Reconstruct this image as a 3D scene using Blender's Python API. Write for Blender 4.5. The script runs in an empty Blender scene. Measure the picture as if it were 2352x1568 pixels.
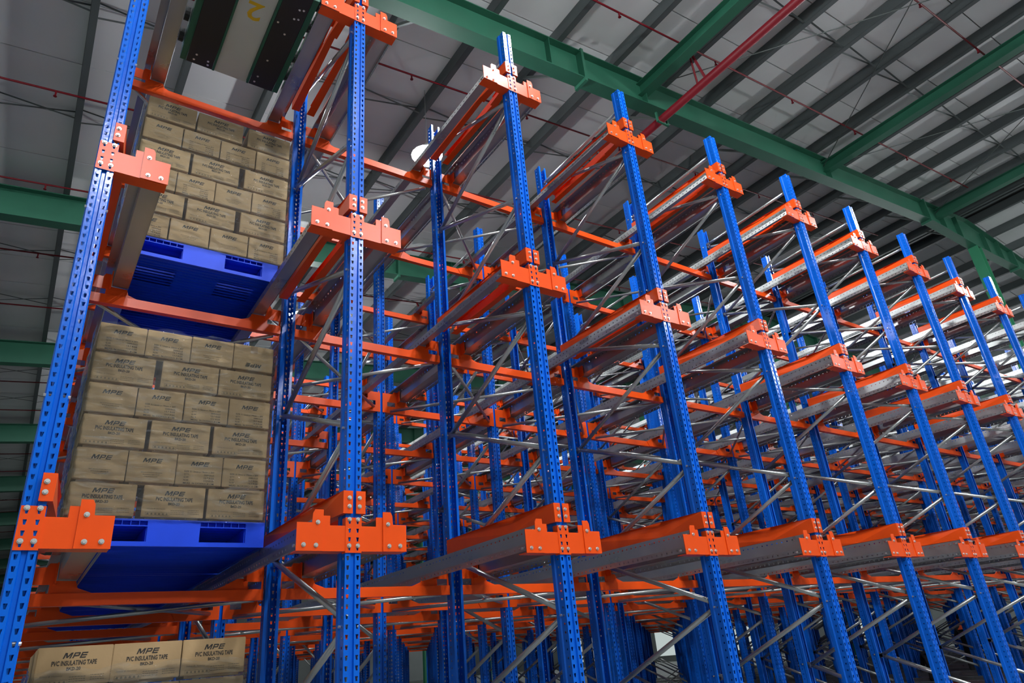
import bpy, bmesh, math, random
from mathutils import Vector, Matrix
random.seed(7)
S = bpy.context.scene
COL = S.collection

# ------------------------------------------------------------------ camera, world, exposure
F_PX = 1569.08
CAM = Vector((-0.013, -3.707, 1.646))
R3 = ((0.82422384, 0.53885206, -0.17405034),
      (-0.55998145, 0.72996334, -0.39188556),
      (-0.08411797, 0.42046638, 0.90340035))      # columns: right, forward, up
cam_d = bpy.data.cameras.new('camera')
cam_d.sensor_width = 36.0
cam_d.lens = F_PX / 2352 * 36.0
cam_d.clip_end = 400
cam = bpy.data.objects.new('camera', cam_d)
COL.objects.link(cam)
cam.matrix_world = Matrix(((R3[0][0], R3[0][2], -R3[0][1], CAM.x),
                           (R3[1][0], R3[1][2], -R3[1][1], CAM.y),
                           (R3[2][0], R3[2][2], -R3[2][1], CAM.z),
                           (0, 0, 0, 1)))
S.camera = cam
world = bpy.data.worlds.new('world')
S.world = world
world.use_nodes = True
world.node_tree.nodes['Background'].inputs[0].default_value = (0.86, 0.92, 0.90, 1)
world.node_tree.nodes['Background'].inputs[1].default_value = 0.16
LAMP_STRENGTH = 640.0
S.view_settings.view_transform = 'Standard'
S.view_settings.look = 'None'
S.view_settings.gamma = 1
S.view_settings.use_curve_mapping = False
S.view_settings.exposure = 0.5
S.cycles.max_bounces = 4
S.cycles.diffuse_bounces = 3
S.cycles.glossy_bounces = 2
S.cycles.transmission_bounces = 2
S.cycles.transparent_max_bounces = 8
S.cycles.caustics_reflective = False
S.cycles.caustics_refractive = False
S.cycles.use_adaptive_sampling = True
S.cycles.adaptive_threshold = 0.07


def project(p):
    d = Vector(p) - CAM
    x = sum(d[i] * R3[i][0] for i in range(3))
    y = sum(d[i] * R3[i][1] for i in range(3))
    z = sum(d[i] * R3[i][2] for i in range(3))
    if y < 0.05:
        return None
    return 1176 + F_PX * x / y, 784 - F_PX * z / y, y


def in_view(pts, m=90):
    q = [project(p) for p in pts]
    if any(a is None for a in q):
        return True
    xs = [a[0] for a in q]
    ys = [a[1] for a in q]
    return max(xs) > -m and min(xs) < 2352 + m and max(ys) > -m and min(ys) < 1568 + m


def dist(p):
    return (Vector(p) - CAM).length


# ------------------------------------------------------------------ materials
def mat(name, col, rough=0.5, metal=0.0, var=0.0, scale=8.0, bump=0.0, bscale=40.0, rvar=0.0, spec=0.5, coat=0.0, objvar=0.0):
    m = bpy.data.materials.new(name)
    m.use_nodes = True
    nt = m.node_tree
    b = nt.nodes['Principled BSDF']
    b.inputs['Base Color'].default_value = (*col, 1)
    b.inputs['Roughness'].default_value = rough
    b.inputs['Metallic'].default_value = metal
    b.inputs['Specular IOR Level'].default_value = spec
    if coat:
        b.inputs['Coat Weight'].default_value = coat
        b.inputs['Coat Roughness'].default_value = 0.12
    tc = nt.nodes.new('ShaderNodeTexCoord')
    if var > 0 or objvar > 0:
        n = nt.nodes.new('ShaderNodeTexNoise')
        n.inputs['Scale'].default_value = scale
        n.inputs['Detail'].default_value = 4
        nt.links.new(tc.outputs['Object'], n.inputs['Vector'])
        mr = nt.nodes.new('ShaderNodeMapRange')
        mr.inputs['From Min'].default_value = 0.25
        mr.inputs['From Max'].default_value = 0.75
        mr.inputs['To Min'].default_value = 1 - var
        mr.inputs['To Max'].default_value = 1 + var
        nt.links.new(n.outputs['Fac'], mr.inputs['Value'])
        fac = mr.outputs[0]
        if objvar > 0:
            oi = nt.nodes.new('ShaderNodeObjectInfo')
            mr2 = nt.nodes.new('ShaderNodeMapRange')
            mr2.inputs['To Min'].default_value = 1 - objvar
            mr2.inputs['To Max'].default_value = 1 + objvar
            nt.links.new(oi.outputs['Random'], mr2.inputs['Value'])
            mu = nt.nodes.new('ShaderNodeMath')
            mu.operation = 'MULTIPLY'
            nt.links.new(fac, mu.inputs[0])
            nt.links.new(mr2.outputs[0], mu.inputs[1])
            fac = mu.outputs[0]
        mx = nt.nodes.new('ShaderNodeVectorMath')
        mx.operation = 'SCALE'
        mx.inputs[0].default_value = col
        nt.links.new(fac, mx.inputs['Scale'])
        nt.links.new(mx.outputs[0], b.inputs['Base Color'])
        if rvar > 0:
            mr3 = nt.nodes.new('ShaderNodeMapRange')
            mr3.inputs['From Min'].default_value = 0.3
            mr3.inputs['From Max'].default_value = 0.7
            mr3.inputs['To Min'].default_value = max(0.05, rough - rvar)
            mr3.inputs['To Max'].default_value = rough + rvar
            nt.links.new(n.outputs['Fac'], mr3.inputs['Value'])
            nt.links.new(mr3.outputs[0], b.inputs['Roughness'])
    if bump > 0:
        n2 = nt.nodes.new('ShaderNodeTexNoise')
        n2.inputs['Scale'].default_value = bscale
        n2.inputs['Detail'].default_value = 2
        nt.links.new(tc.outputs['Object'], n2.inputs['Vector'])
        bp = nt.nodes.new('ShaderNodeBump')
        bp.inputs['Strength'].default_value = bump
        bp.inputs['Distance'].default_value = 0.01
        nt.links.new(n2.outputs['Fac'], bp.inputs['Height'])
        nt.links.new(bp.outputs['Normal'], b.inputs['Normal'])
    return m


M = {}
M['blue'] = mat('blue_paint', (0.003, 0.125, 0.66), 0.17, var=0.08, scale=3, bump=0.05, bscale=45, spec=0.30)
M['orange'] = mat('orange_paint', (0.86, 0.082, 0.007), 0.29, var=0.05, scale=5, bump=0.03, bscale=30, spec=0.30)
M['zinc'] = mat('galvanised_steel', (0.43, 0.44, 0.43), 0.31, metal=0.80, var=0.07, scale=5, rvar=0.05)
M['bolt'] = mat('zinc_bolt', (0.78, 0.78, 0.76), 0.30, metal=0.8)
M['green'] = mat('green_paint', (0.020, 0.112, 0.066), 0.48, var=0.10, scale=2)
M['green_light'] = mat('green_column_paint', (0.035, 0.24, 0.12), 0.5, var=0.08, scale=2)
M['purlin'] = mat('purlin_steel', (0.085, 0.10, 0.10), 0.55, metal=0.1, var=0.10, scale=1.5)
M['roof'] = mat('roof_foil', (0.80, 0.815, 0.81), 0.55, var=0.07, scale=0.7, objvar=0.03)
M['roof_back'] = mat('roof_back_sheet', (0.05, 0.05, 0.05), 0.8)
M['red'] = mat('red_pipe_paint', (0.14, 0.006, 0.012), 0.45, var=0.08, scale=3, spec=0.2)
M['rod'] = mat('dark_rod_steel', (0.10, 0.115, 0.11), 0.5, metal=0.3)
M['carton'] = mat('kraft_cardboard', (0.46, 0.300, 0.145), 0.75, var=0.10, scale=6, objvar=0.07, bump=0.05, bscale=60)
M['ink'] = mat('dark_print_ink', (0.030, 0.026, 0.022), 0.7)
M['ink_faint'] = mat('faint_print_ink', (0.20, 0.14, 0.075), 0.75)
M['tape'] = mat('brown_packing_tape', (0.30, 0.17, 0.065), 0.25)
M['pallet'] = mat('blue_pallet_plastic', (0.003, 0.062, 0.78), 0.48, var=0.08, scale=4, spec=0.3)
M['black'] = mat('black_plastic_plate', (0.008, 0.009, 0.010), 0.45)
M['sh_white'] = mat('cream_painted_sheet', (0.55, 0.57, 0.50), 0.5, var=0.04, scale=4)
M['sh_green'] = mat('dark_green_chassis', (0.010, 0.10, 0.055), 0.4)
M['yellow'] = mat('yellow_stencil_paint', (0.75, 0.45, 0.012), 0.5)
M['wall'] = mat('grey_wall_cladding', (0.42, 0.45, 0.44), 0.6, var=0.06, scale=0.6)
M['floor'] = mat('concrete_floor', (0.27, 0.28, 0.27), 0.5, var=0.12, scale=0.8)
M['rubber'] = mat('dark_rubber_wheel', (0.02, 0.02, 0.02), 0.7)
M['housing'] = mat('grey_lamp_housing', (0.35, 0.36, 0.37), 0.4, metal=0.5)
M['skin'] = mat('skin', (0.42, 0.22, 0.14), 0.6)
M['hair'] = mat('black_hair', (0.010, 0.009, 0.008), 0.7)
M['cloth'] = mat('black_workwear', (0.010, 0.010, 0.013), 0.85)
M['collar'] = mat('orange_collar_cloth', (0.75, 0.10, 0.03), 0.8)


def emis(name, col, st):
    m = bpy.data.materials.new(name)
    m.use_nodes = True
    nt = m.node_tree
    nt.nodes.clear()
    o = nt.nodes.new('ShaderNodeOutputMaterial')
    e = nt.nodes.new('ShaderNodeEmission')
    e.inputs[0].default_value = (*col, 1)
    e.inputs[1].default_value = st
    nt.links.new(e.outputs[0], o.inputs[0])
    return m


M['lamp'] = emis('lamp_diffuser_glow', (0.93, 0.97, 1.0), LAMP_STRENGTH)
M['daylight'] = emis('daylit_window_pane', (0.90, 0.97, 1.0), 2.0)
M['daylight_dim'] = emis('dim_daylit_pane', (0.80, 0.92, 0.90), 0.42)


def film_mat():
    m = bpy.data.materials.new('stretch_wrap_film')
    m.use_nodes = True
    nt = m.node_tree
    nt.nodes.clear()
    o = nt.nodes.new('ShaderNodeOutputMaterial')
    tr = nt.nodes.new('ShaderNodeBsdfTransparent')
    tr.inputs[0].default_value = (0.96, 0.98, 0.98, 1)
    gl = nt.nodes.new('ShaderNodeBsdfGlossy')
    gl.inputs['Roughness'].default_value = 0.08
    gl.inputs[0].default_value = (0.95, 0.98, 1, 1)
    df = nt.nodes.new('ShaderNodeBsdfDiffuse')
    df.inputs[0].default_value = (0.75, 0.82, 0.82, 1)
    tc = nt.nodes.new('ShaderNodeTexCoord')
    mp = nt.nodes.new('ShaderNodeMapping')
    mp.inputs['Scale'].default_value = (3.0, 3.0, 14.0)
    nt.links.new(tc.outputs['Object'], mp.inputs[0])
    n = nt.nodes.new('ShaderNodeTexNoise')
    n.inputs['Scale'].default_value = 2.2
    n.inputs['Detail'].default_value = 5
    n.inputs['Distortion'].default_value = 1.2
    nt.links.new(mp.outputs[0], n.inputs['Vector'])
    bp = nt.nodes.new('ShaderNodeBump')
    bp.inputs['Strength'].default_value = 0.9
    bp.inputs['Distance'].default_value = 0.05
    nt.links.new(n.outputs['Fac'], bp.inputs['Height'])
    nt.links.new(bp.outputs[0], gl.inputs['Normal'])
    mr = nt.nodes.new('ShaderNodeMapRange')
    mr.inputs['From Min'].default_value = 0.52
    mr.inputs['From Max'].default_value = 0.80
    mr.inputs['To Min'].default_value = 0.02
    mr.inputs['To Max'].default_value = 0.15
    nt.links.new(n.outputs['Fac'], mr.inputs['Value'])
    m1 = nt.nodes.new('ShaderNodeMixShader')
    nt.links.new(mr.outputs[0], m1.inputs[0])
    nt.links.new(tr.outputs[0], m1.inputs[1])
    nt.links.new(df.outputs[0], m1.inputs[2])
    fr = nt.nodes.new('ShaderNodeFresnel')
    fr.inputs[0].default_value = 1.45
    m2 = nt.nodes.new('ShaderNodeMixShader')
    nt.links.new(fr.outputs[0], m2.inputs[0])
    nt.links.new(m1.outputs[0], m2.inputs[1])
    nt.links.new(gl.outputs[0], m2.inputs[2])
    nt.links.new(m2.outputs[0], o.inputs[0])
    return m


M['film'] = film_mat()


# ------------------------------------------------------------------ mesh helpers
class MB:
    def __init__(s):
        s.v = []
        s.f = []

    def quad(s, a, b, c, d):
        i = len(s.v)
        s.v += [tuple(a), tuple(b), tuple(c), tuple(d)]
        s.f.append((i, i + 1, i + 2, i + 3))

    def box(s, x0, x1, y0, y1, z0, z1):
        i = len(s.v)
        s.v += [(x, y, z) for z in (z0, z1) for y in (y0, y1) for x in (x0, x1)]
        for q in ((0, 2, 3, 1), (4, 5, 7, 6), (0, 1, 5, 4), (2, 6, 7, 3), (0, 4, 6, 2), (1, 3, 7, 5)):
            s.f.append(tuple(i + k for k in q))
        return s

    def prism(s, poly, a0, a1, axis='y'):
        """polygon of (u, w) pairs extruded along axis; y: (x,z), x: (y,z), z: (x,y)"""
        def P(u, w, a):
            return (u, a, w) if axis == 'y' else ((a, u, w) if axis == 'x' else (u, w, a))
        i = len(s.v)
        n = len(poly)
        s.v += [P(u, w, a0) for u, w in poly] + [P(u, w, a1) for u, w in poly]
        s.f.append(tuple(range(i, i + n)))
        s.f.append(tuple(range(i + 2 * n - 1, i + n - 1, -1)))
        for k in range(n):
            k2 = (k + 1) % n
            s.f.append((i + k, i + n + k, i + n + k2, i + k2))
        return s

    def bar(s, p, q, w, h, up=(0, 0, 1)):
        p, q = Vector(p), Vector(q)
        d = (q - p).normalized()
        up = Vector(up)
        if abs(d.dot(up)) > 0.98:
            up = Vector((1, 0, 0))
        a = d.cross(up).normalized()
        b = a.cross(d).normalized()
        i = len(s.v)
        for c in (p, q):
            for sa, sb in ((-1, -1), (1, -1), (1, 1), (-1, 1)):
                s.v.append(tuple(c + a * (sa * w / 2) + b * (sb * h / 2)))
        s.f += [(i, i + 3, i + 2, i + 1), (i + 4, i + 5, i + 6, i + 7)]
        for k in range(4):
            k2 = (k + 1) % 4
            s.f.append((i + k, i + k2, i + 4 + k2, i + 4 + k))
        return s

    def cyl(s, p, q, r, n=8, r2=None):
        p, q = Vector(p), Vector(q)
        r2 = r if r2 is None else r2
        d = (q - p).normalized()
        up = Vector((0, 0, 1)) if abs(d.z) < 0.95 else Vector((1, 0, 0))
        a = d.cross(up).normalized()
        b = a.cross(d)
        i = len(s.v)
        for c, rr in ((p, r), (q, r2)):
            for k in range(n):
                t = 2 * math.pi * k / n
                s.v.append(tuple(c + a * (rr * math.cos(t)) + b * (rr * math.sin(t))))
        s.f.append(tuple(i + n - 1 - k for k in range(n)))
        s.f.append(tuple(i + n + k for k in range(n)))
        for k in range(n):
            k2 = (k + 1) % n
            s.f.append((i + k, i + k2, i + n + k2, i + n + k))
        return s

    def holed(s, O, U, V, u0, u1, v0, pitch, n, hole):
        """strip u0..u1 along V, n cells of pitch, one hole (4 (u,v) offsets from the cell centre, ccw from low-left) in each"""
        O, U, V = Vector(O), Vector(U), Vector(V)
        uc = (u0 + u1) / 2
        for k in range(n):
            a, b = v0 + k * pitch, v0 + (k + 1) * pitch
            vc = (a + b) / 2
            i = len(s.v)
            for u, v in ((u0, a), (u1, a), (u1, b), (u0, b)):
                s.v.append(tuple(O + U * u + V * v))
            for du, dv in hole:
                s.v.append(tuple(O + U * (uc + du) + V * (vc + dv)))
            for e in range(4):
                e2 = (e + 1) % 4
                s.f.append((i + e, i + e2, i + 4 + e2, i + 4 + e))

    def strip(s, O, U, V, u0, u1, v0, v1):
        O, U, V = Vector(O), Vector(U), Vector(V)
        s.quad(O + U * u0 + V * v0, O + U * u1 + V * v0, O + U * u1 + V * v1, O + U * u0 + V * v1)

    def mirror_x(s):
        m = MB()
        m.v = [(-x, y, z) for x, y, z in s.v]
        m.f = [tuple(reversed(f)) for f in s.f]
        return m

    def add(s, o, off=(0, 0, 0)):
        i = len(s.v)
        s.v += [(x + off[0], y + off[1], z + off[2]) for x, y, z in o.v]
        s.f += [tuple(i + k for k in f) for f in o.f]
        return s

    def mesh(s, name, m, smooth=False):
        me = bpy.data.meshes.new(name)
        me.from_pydata(s.v, [], s.f)
        me.materials.append(M[m] if isinstance(m, str) else m)
        if smooth:
            for p in me.polygons:
                p.use_smooth = True
        me.update()
        return me


def ob(name, me, parent=None, loc=None, rz=None):
    o = bpy.data.objects.new(name, me)
    COL.objects.link(o)
    if parent is not None:
        o.parent = parent
    if loc is not None:
        o.location = loc
    if rz:
        o.rotation_euler = (0, 0, rz)
    return o


def tag(o, label, cat, group=None, kind=None):
    o['label'] = label
    o['category'] = cat
    if group:
        o['group'] = group
    if kind:
        o['kind'] = kind
    return o


def thing(name, loc, label, cat, group=None, rz=None):
    return tag(ob(name, None, None, loc, rz), label, cat, group)


def structure(o, label, cat):
    o['kind'] = 'structure'
    o['label'] = label
    o['category'] = cat
    return o


ORD = ('first second third fourth fifth sixth seventh eighth ninth tenth eleventh twelfth thirteenth fourteenth fifteenth '
       'sixteenth seventeenth eighteenth nineteenth twentieth twenty-first twenty-second twenty-third twenty-fourth '
       'twenty-fifth twenty-sixth twenty-seventh twenty-eighth twenty-ninth thirtieth').split()
ORD += ['thirty-' + w for w in ORD[:9]] + ['fortieth'] + ['forty-' + w for w in ORD[:9]] + ['fiftieth']


def nth(i):
    return ORD[i]


LEVEL = ['lowest', 'second', 'third', 'top']
W = 1.5                      # lane spacing
NC = 26                      # columns of uprights
NF = 7                       # frames deep
FP = 2.92                    # frame period in depth
FD = 1.54                    # frame depth
LZ = [0.27, 2.26, 4.33, 6.40]
PH = 7.15
RAIL_LEN = NF * FP - 1.2

# ------------------------------------------------------------------ building shell
XR = 24.55
YF0 = 3.1
YB0, YB1 = -14.0, 99.0
XL, XRW = -12.0, 61.0


def zr(x):
    return 10.71 + 0.1 * (x if x <= XR else 2 * XR - x)


floor = structure(ob('floor', MB().box(XL, XRW, YB0, YB1, -0.2, 0.0).mesh('floor', 'floor')), 'grey concrete warehouse floor under the racks', 'floor')

ceil = structure(ob('ceiling', None), 'grey foil-lined sloping roof underside above the racks', 'ceiling')
b = MB()
b.prism([(XL, zr(XL) + 1.06), (XR, zr(XR) + 1.06), (XR, zr(XR) + 1.12), (XL, zr(XL) + 1.12)], YB0, YB1)
b.prism([(XR, zr(XR) + 1.06), (XRW, zr(XRW) + 1.06), (XRW, zr(XRW) + 1.12), (XR, zr(XR) + 1.12)], YB0, YB1)
ob('backing_sheet', b.mesh('backing_sheet', 'roof_back'), ceil)
PW = 1.42
bl = MB().prism([(XL, zr(XL) + 0.99), (XR - 0.55, zr(XR - 0.55) + 0.99), (XR - 0.55, zr(XR - 0.55) + 1.05), (XL, zr(XL) + 1.05)], 0, PW - 0.022).mesh('roof_panel', 'roof')
br = MB().prism([(XR + 0.55, zr(XR + 0.55) + 0.99), (XRW, zr(XRW) + 0.99), (XRW, zr(XRW) + 1.05), (XR + 0.55, zr(XR + 0.55) + 1.05)], 0, PW - 0.022).mesh('roof_panel', 'roof')
y = YB0
while y < YB1 - PW:
    ob('roof_panel', bl, ceil, (0, y, 0))
    ob('roof_panel', br, ceil, (0, y, 0))
    y += PW

wl = structure(ob('wall_left', None), 'grey metal clad side wall left of the racks', 'wall')
ob('cladding', MB().box(XL - 0.2, XL, YB0, YB1, 0, zr(XL) + 1.0).mesh('cladding', 'wall'), wl)
wf = structure(ob('wall_far', None), 'grey metal clad end wall far behind the racks', 'wall')
ob('cladding', MB().prism([(XL, 0), (XRW, 0), (XRW, zr(XRW) + 1), (XR, zr(XR) + 1), (XL, zr(XL) + 1)], YB1, YB1 + 0.2).mesh('cladding', 'wall'), wf)
wr = structure(ob('wall_right', None), 'grey metal clad side wall right of the racks', 'wall')
ZW0, ZW1 = 7.6, 10.3
b = MB()
b.box(XRW, XRW + 0.2, YB0, YB1, 0, ZW0)
b.box(XRW, XRW + 0.2, YB0, YB1, ZW1, zr(XRW) + 1)
ob('cladding', b.mesh('cladding', 'wall'), wr)
wn = structure(ob('window_1', None, None, (XRW, 0, 0)), 'bright daylit window band high on the right wall', 'window')  # added glowing band for a bright patch that is likely roof and rails
pane = MB().box(0.05, 0.09, 0.04, 2.96, ZW0 + 0.05, ZW1 - 0.05).mesh('pane', 'daylight')
mull = MB().box(0.0, 0.14, -0.04, 0.04, ZW0, ZW1).mesh('mullion', 'wall')
for i in range(37):
    yy = YB0 + 0.1 + i * 3.0
    ob('pane', pane, wn, (0, yy, 0))
    ob('mullion', mull, wn, (0, yy, 0))

wn2 = structure(ob('window_2', None, None, (XRW, 0, 0)), 'row of bright daylit openings low on the right wall', 'window')
pane2 = MB().box(-0.06, -0.02, 0.0, 3.4, 0.6, 4.2).mesh('pane', 'daylight_dim')
fr2 = MB().box(-0.08, 0.0, -0.1, 0.0, 0.5, 4.3).box(-0.08, 0.0, 3.4, 3.5, 0.5, 4.3).box(-0.08, 0.0, 0.0, 3.4, 4.2, 4.3).box(-0.08, 0.0, 0.0, 3.4, 0.5, 0.6).mesh('frame', 'wall')
for i in range(13):
    ob('pane', pane2, wn2, (0, 4.0 + i * 5.5, 0))
    ob('frame', fr2, wn2, (0, 4.0 + i * 5.5, 0))

# rafters
NRAF = 12
HX = 3.2                     # haunch half length


def depth(x):
    d = abs(x - XR)
    return 0.70 if d > HX else 0.70 + 0.38 * (1 - d / HX)


def raf_poly(off0, off1, xs):
    return [(x, zr(x) + 0.70 - depth(x) + off0(x)) for x in xs] + [(x, zr(x) + 0.70 - depth(x) + off1(x)) for x in reversed(xs)]


xsL = [XL, XR - HX, XR]
xsR = [XR, XR + HX, XRW]
b = MB()
for xs in (xsL, xsR):
    b.prism(raf_poly(lambda x: 0.0, lambda x: 0.02, xs), -0.14, 0.14)
me_bf = b.mesh('bottom_flange', 'green')
b = MB()
for xs in (xsL, xsR):
    b.prism(raf_poly(lambda x: 0.02, lambda x: depth(x) - 0.02, xs), -0.007, 0.007)
me_web = b.mesh('web', 'green')
b = MB()
for xs in (xsL, xsR):
    b.prism(raf_poly(lambda x: depth(x) - 0.02, lambda x: depth(x), xs), -0.14, 0.14)
me_tf = b.mesh('top_flange', 'green')
stiff = MB().box(-0.006, 0.006, -0.135, 0.135, 0.02, 0.68).mesh('stiffener', 'green')
splice = MB().box(-0.03, 0.03, -0.16, 0.16, -0.08, 0.74).mesh('splice_plate', 'green')
stiff_h = MB().box(-0.008, 0.008, -0.135, 0.135, 0.02, 0.86).mesh('stiffener', 'green')
for i in range(NRAF):
    t = thing('roof_rafter', (0, YF0 + 8 * i, 0), f'green steel I-beam roof rafter, {nth(i)} from the camera', 'rafter', 'green roof rafters')
    ob('bottom_flange', me_bf, t)
    ob('web', me_web, t)
    ob('top_flange', me_tf, t)
    if i < 5:
        for x in (-5.2, 1.9, 6.4, 8.9, 15.8):
            ob('stiffener', stiff, t, (x, 0, zr(x)))
        for x in (7.2, XR - HX, XR + HX):
            ob('splice_plate', splice, t, (x, 0, zr(x)))
        for x in (XR - 2.1, XR - 1.0, XR + 1.0, XR + 2.1):
            ob('stiffener', stiff_h, t, (x, 0, zr(x) + 0.70 - depth(x)))
    if i < 8:
        c = thing('steel_column', (XR, YF0 + 8 * i, 0), f'green steel H-column under the ridge of the {nth(i)} roof rafter', 'column', 'green ridge columns')
        hc = zr(XR) + 0.70 - depth(XR)
        if i == 0:
            cw = MB().box(-0.15, 0.15, -0.006, 0.006, 0, hc).mesh('web', 'green_light')
            cf = MB().box(-0.009, 0.009, -0.15, 0.15, 0, hc).mesh('flange', 'green_light')
            cb = MB().box(-0.25, 0.25, -0.22, 0.22, 0, 0.03).mesh('base_plate', 'green_light')
        ob('web', cw, c)
        ob('flange', cf, c, (-0.15, 0, 0))
        ob('flange', cf, c, (0.15, 0, 0))
        ob('base_plate', cb, c, (0, 0, 0.0))

# purlins (C sections along the depth)
pp = []
x = -0.59 - 7 * 1.44
while x < XR - 0.6:
    pp.append(x)
    x += 1.44
pp.append(XR - 0.42)
nl = len(pp)
pp.append(XR + 0.42)
x = XR + 1.75
while x < XRW:
    pp.append(x)
    x += 1.44
b = MB()
b.box(-0.004, 0.004, YB0, YB1, 0, 0.28)
b.box(-0.004, 0.11, YB0, YB1, 0, 0.006)
b.box(-0.004, 0.075, YB0, YB1, 0.274, 0.28)
b.box(0.102, 0.11, YB0, YB1, 0.006, 0.03)
pm = b.mesh('purlin', 'purlin')
for i, x in enumerate(pp):
    o = ob('roof_purlin', pm, None, (x, 0, zr(x) + 0.705))
    if i < nl:
        lab = f'grey steel C purlin on the left roof slope, {nth(i)} from the left eave'
    else:
        lab = f'grey steel C purlin beyond the ridge, {nth(i - nl)} from the ridge'
    tag(o, lab, 'purlin', 'roof purlins')

# ridge ventilator: dark gap under the ridge cap
b = MB()
b.prism([(XR - 0.62, zr(XR) + 1.22), (XR, zr(XR) + 1.30), (XR + 0.62, zr(XR) + 1.22), (XR + 0.62, zr(XR) + 1.26), (XR, zr(XR) + 1.34), (XR - 0.62, zr(XR) + 1.26)], YB0, YB1)
b.box(XR - 0.64, XR - 0.60, YB0, YB1, zr(XR) + 0.9, zr(XR) + 1.24)
b.box(XR + 0.60, XR + 0.64, YB0, YB1, zr(XR) + 0.9, zr(XR) + 1.24)
tag(ob('ridge_ventilator', b.mesh('ridge_ventilator', 'roof_back')), 'dark ridge ventilator slot along the top of the roof', 'ventilator')

# green strut beams along the depth, tying the rafters
for i, x in enumerate((1.9, 8.9, 15.8, 22.3)):
    b = MB()
    z0 = zr(x) + 0.28
    L = 8 - 0.02
    sb = MB().box(-0.11, 0.11, 0.0, L, 0, 0.012).box(-0.005, 0.005, 0, L, 0.012, 0.29).box(-0.11, 0.11, 0, L, 0.29, 0.302).mesh('strut', 'green')
    if i == 0:
        continue
    for j in range(-1, 0):
        y0 = YF0 + 8 * j + 0.01
        if not in_view([(x, y0, z0), (x, y0 + L, z0)]):
            continue
        nm = ['', 'left', 'middle', 'ridge'][i]
        tag(ob('roof_strut', sb, None, (x, y0, z0)), f'green strut beam of the {nm} row running into the nearest roof rafter', 'strut', 'green roof struts')

# red sprinkler pipes
xm = 9.4
zm = zr(xm) - 0.13
t = thing('sprinkler_main', (0, 0, 0), 'thick red sprinkler main pipe hung below the green rafters', 'pipe')
ob('pipe', MB().cyl((xm, YB0, zm), (xm, 62, zm), 0.085, 12).mesh('pipe', 'red', True), t)
cl = MB().box(-0.17, 0.17, -0.02, 0.02, -0.13, -0.10).box(-0.17, -0.13, -0.02, 0.02, -0.13, 0.13).box(0.13, 0.17, -0.02, 0.02, -0.13, 0.13).mesh('pipe_clamp', 'green')
for j in range(5):
    ob('pipe_clamp', cl, t, (xm, YF0 + 8 * j, zm))
BY = [-1.0 + 2.9 * i for i in range(18)]
head = MB().cyl((0, 0, 0), (0, 0, -0.09), 0.016, 6).cyl((0, 0, -0.09), (0, 0, -0.1), 0.03, 8).mesh('sprinkler_head', 'red')
for i, y in enumerate(BY):
    t = thing('sprinkler_branch', (0, y, 0), f'thin red sprinkler branch pipe across the roof, {nth(i)} from the camera', 'pipe', 'red sprinkler branches')
    xe = XR - 2.6
    ob('pipe', MB().cyl((XL + 1, 0, zr(XL + 1) + 0.62), (xe, 0, zr(xe) + 0.62), 0.019, 8).mesh('pipe', 'red', True), t)
    if i < 6:
        k = 0
        x = -9.0
        while x < xe:
            ob('sprinkler_head', head, t, (x, 0, zr(x) + 0.60))
            x += 2.7
    ob('riser_pipe', MB().cyl((xm, 0, zm + 0.05), (xm - 0.35, 0, zr(xm - 0.35) + 0.62), 0.028, 6).cyl((xm, 0.2, zm + 0.05), (xm - 0.35, 0.0, zr(xm - 0.35) + 0.62), 0.02, 6).mesh('riser_pipe', 'red'), t)

# purlin bridging (crossed flat straps between purlins) and sag rods
GY = [YF0 - 2.65 + 2.66 * i for i in range(18) if i % 3 != 1]
for i, y in enumerate(GY):
    b = MB()
    for k in range(nl - 1):
        xa, xb = pp[k], pp[k + 1]
        za, zb = zr(xa) + 0.705, zr(xb) + 0.705
        b.bar((xa + 0.08, y, za + 0.25), (xb, y, zb + 0.02), 0.035, 0.006)
        b.bar((xa + 0.08, y + 0.10, za + 0.02), (xb, y + 0.10, zb + 0.25), 0.035, 0.006)
    o = ob('purlin_bridging', b.mesh('purlin_bridging', 'rod'))
    tag(o, f'line of crossed grey bridging straps between purlins, {nth(i)} from the camera', 'strap', 'purlin bridging lines')
    o['kind'] = 'stuff'
# fly braces from the rafters' lower flange to the purlins
fb = MB().bar((0, 0.14, 0.05), (0, 0.95, 0.73), 0.05, 0.05).mesh('fly_brace', 'rod')
fc = 0
for i in range(3):
    for k in range(4, nl, 2):
        x = pp[k]
        p0 = (x, YF0 + 8 * i, zr(x))
        if in_view([p0, (x, p0[1] + 0.9, p0[2] + 0.7)], 0):
            tag(ob('fly_brace', fb, None, p0), f'short dark fly brace behind the {nth(i)} rafter at the {nth(k)} purlin', 'brace', 'rafter fly braces')
# crossed roof bracing rods
for i, (xa, xb) in enumerate(((8.9, 15.8), (15.8, 22.3))):
    for j in (-1,):
        ya, yb = YF0 + 8 * j, YF0 + 8 * j + 8
        for s in (0, 1):
            p, q = ((xa, ya), (xb, yb)) if s == 0 else ((xb, ya), (xa, yb))
            o = ob('bracing_rod', MB().cyl((p[0], p[1], zr(p[0]) + 0.5), (q[0], q[1], zr(q[0]) + 0.5), 0.011, 6).mesh('bracing_rod', 'rod'))
            tag(o, f'thin {"rising" if s else "falling"} diagonal roof bracing rod in the {"left" if i == 0 else "ridge"} bay', 'rod', 'roof bracing rods')

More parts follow.
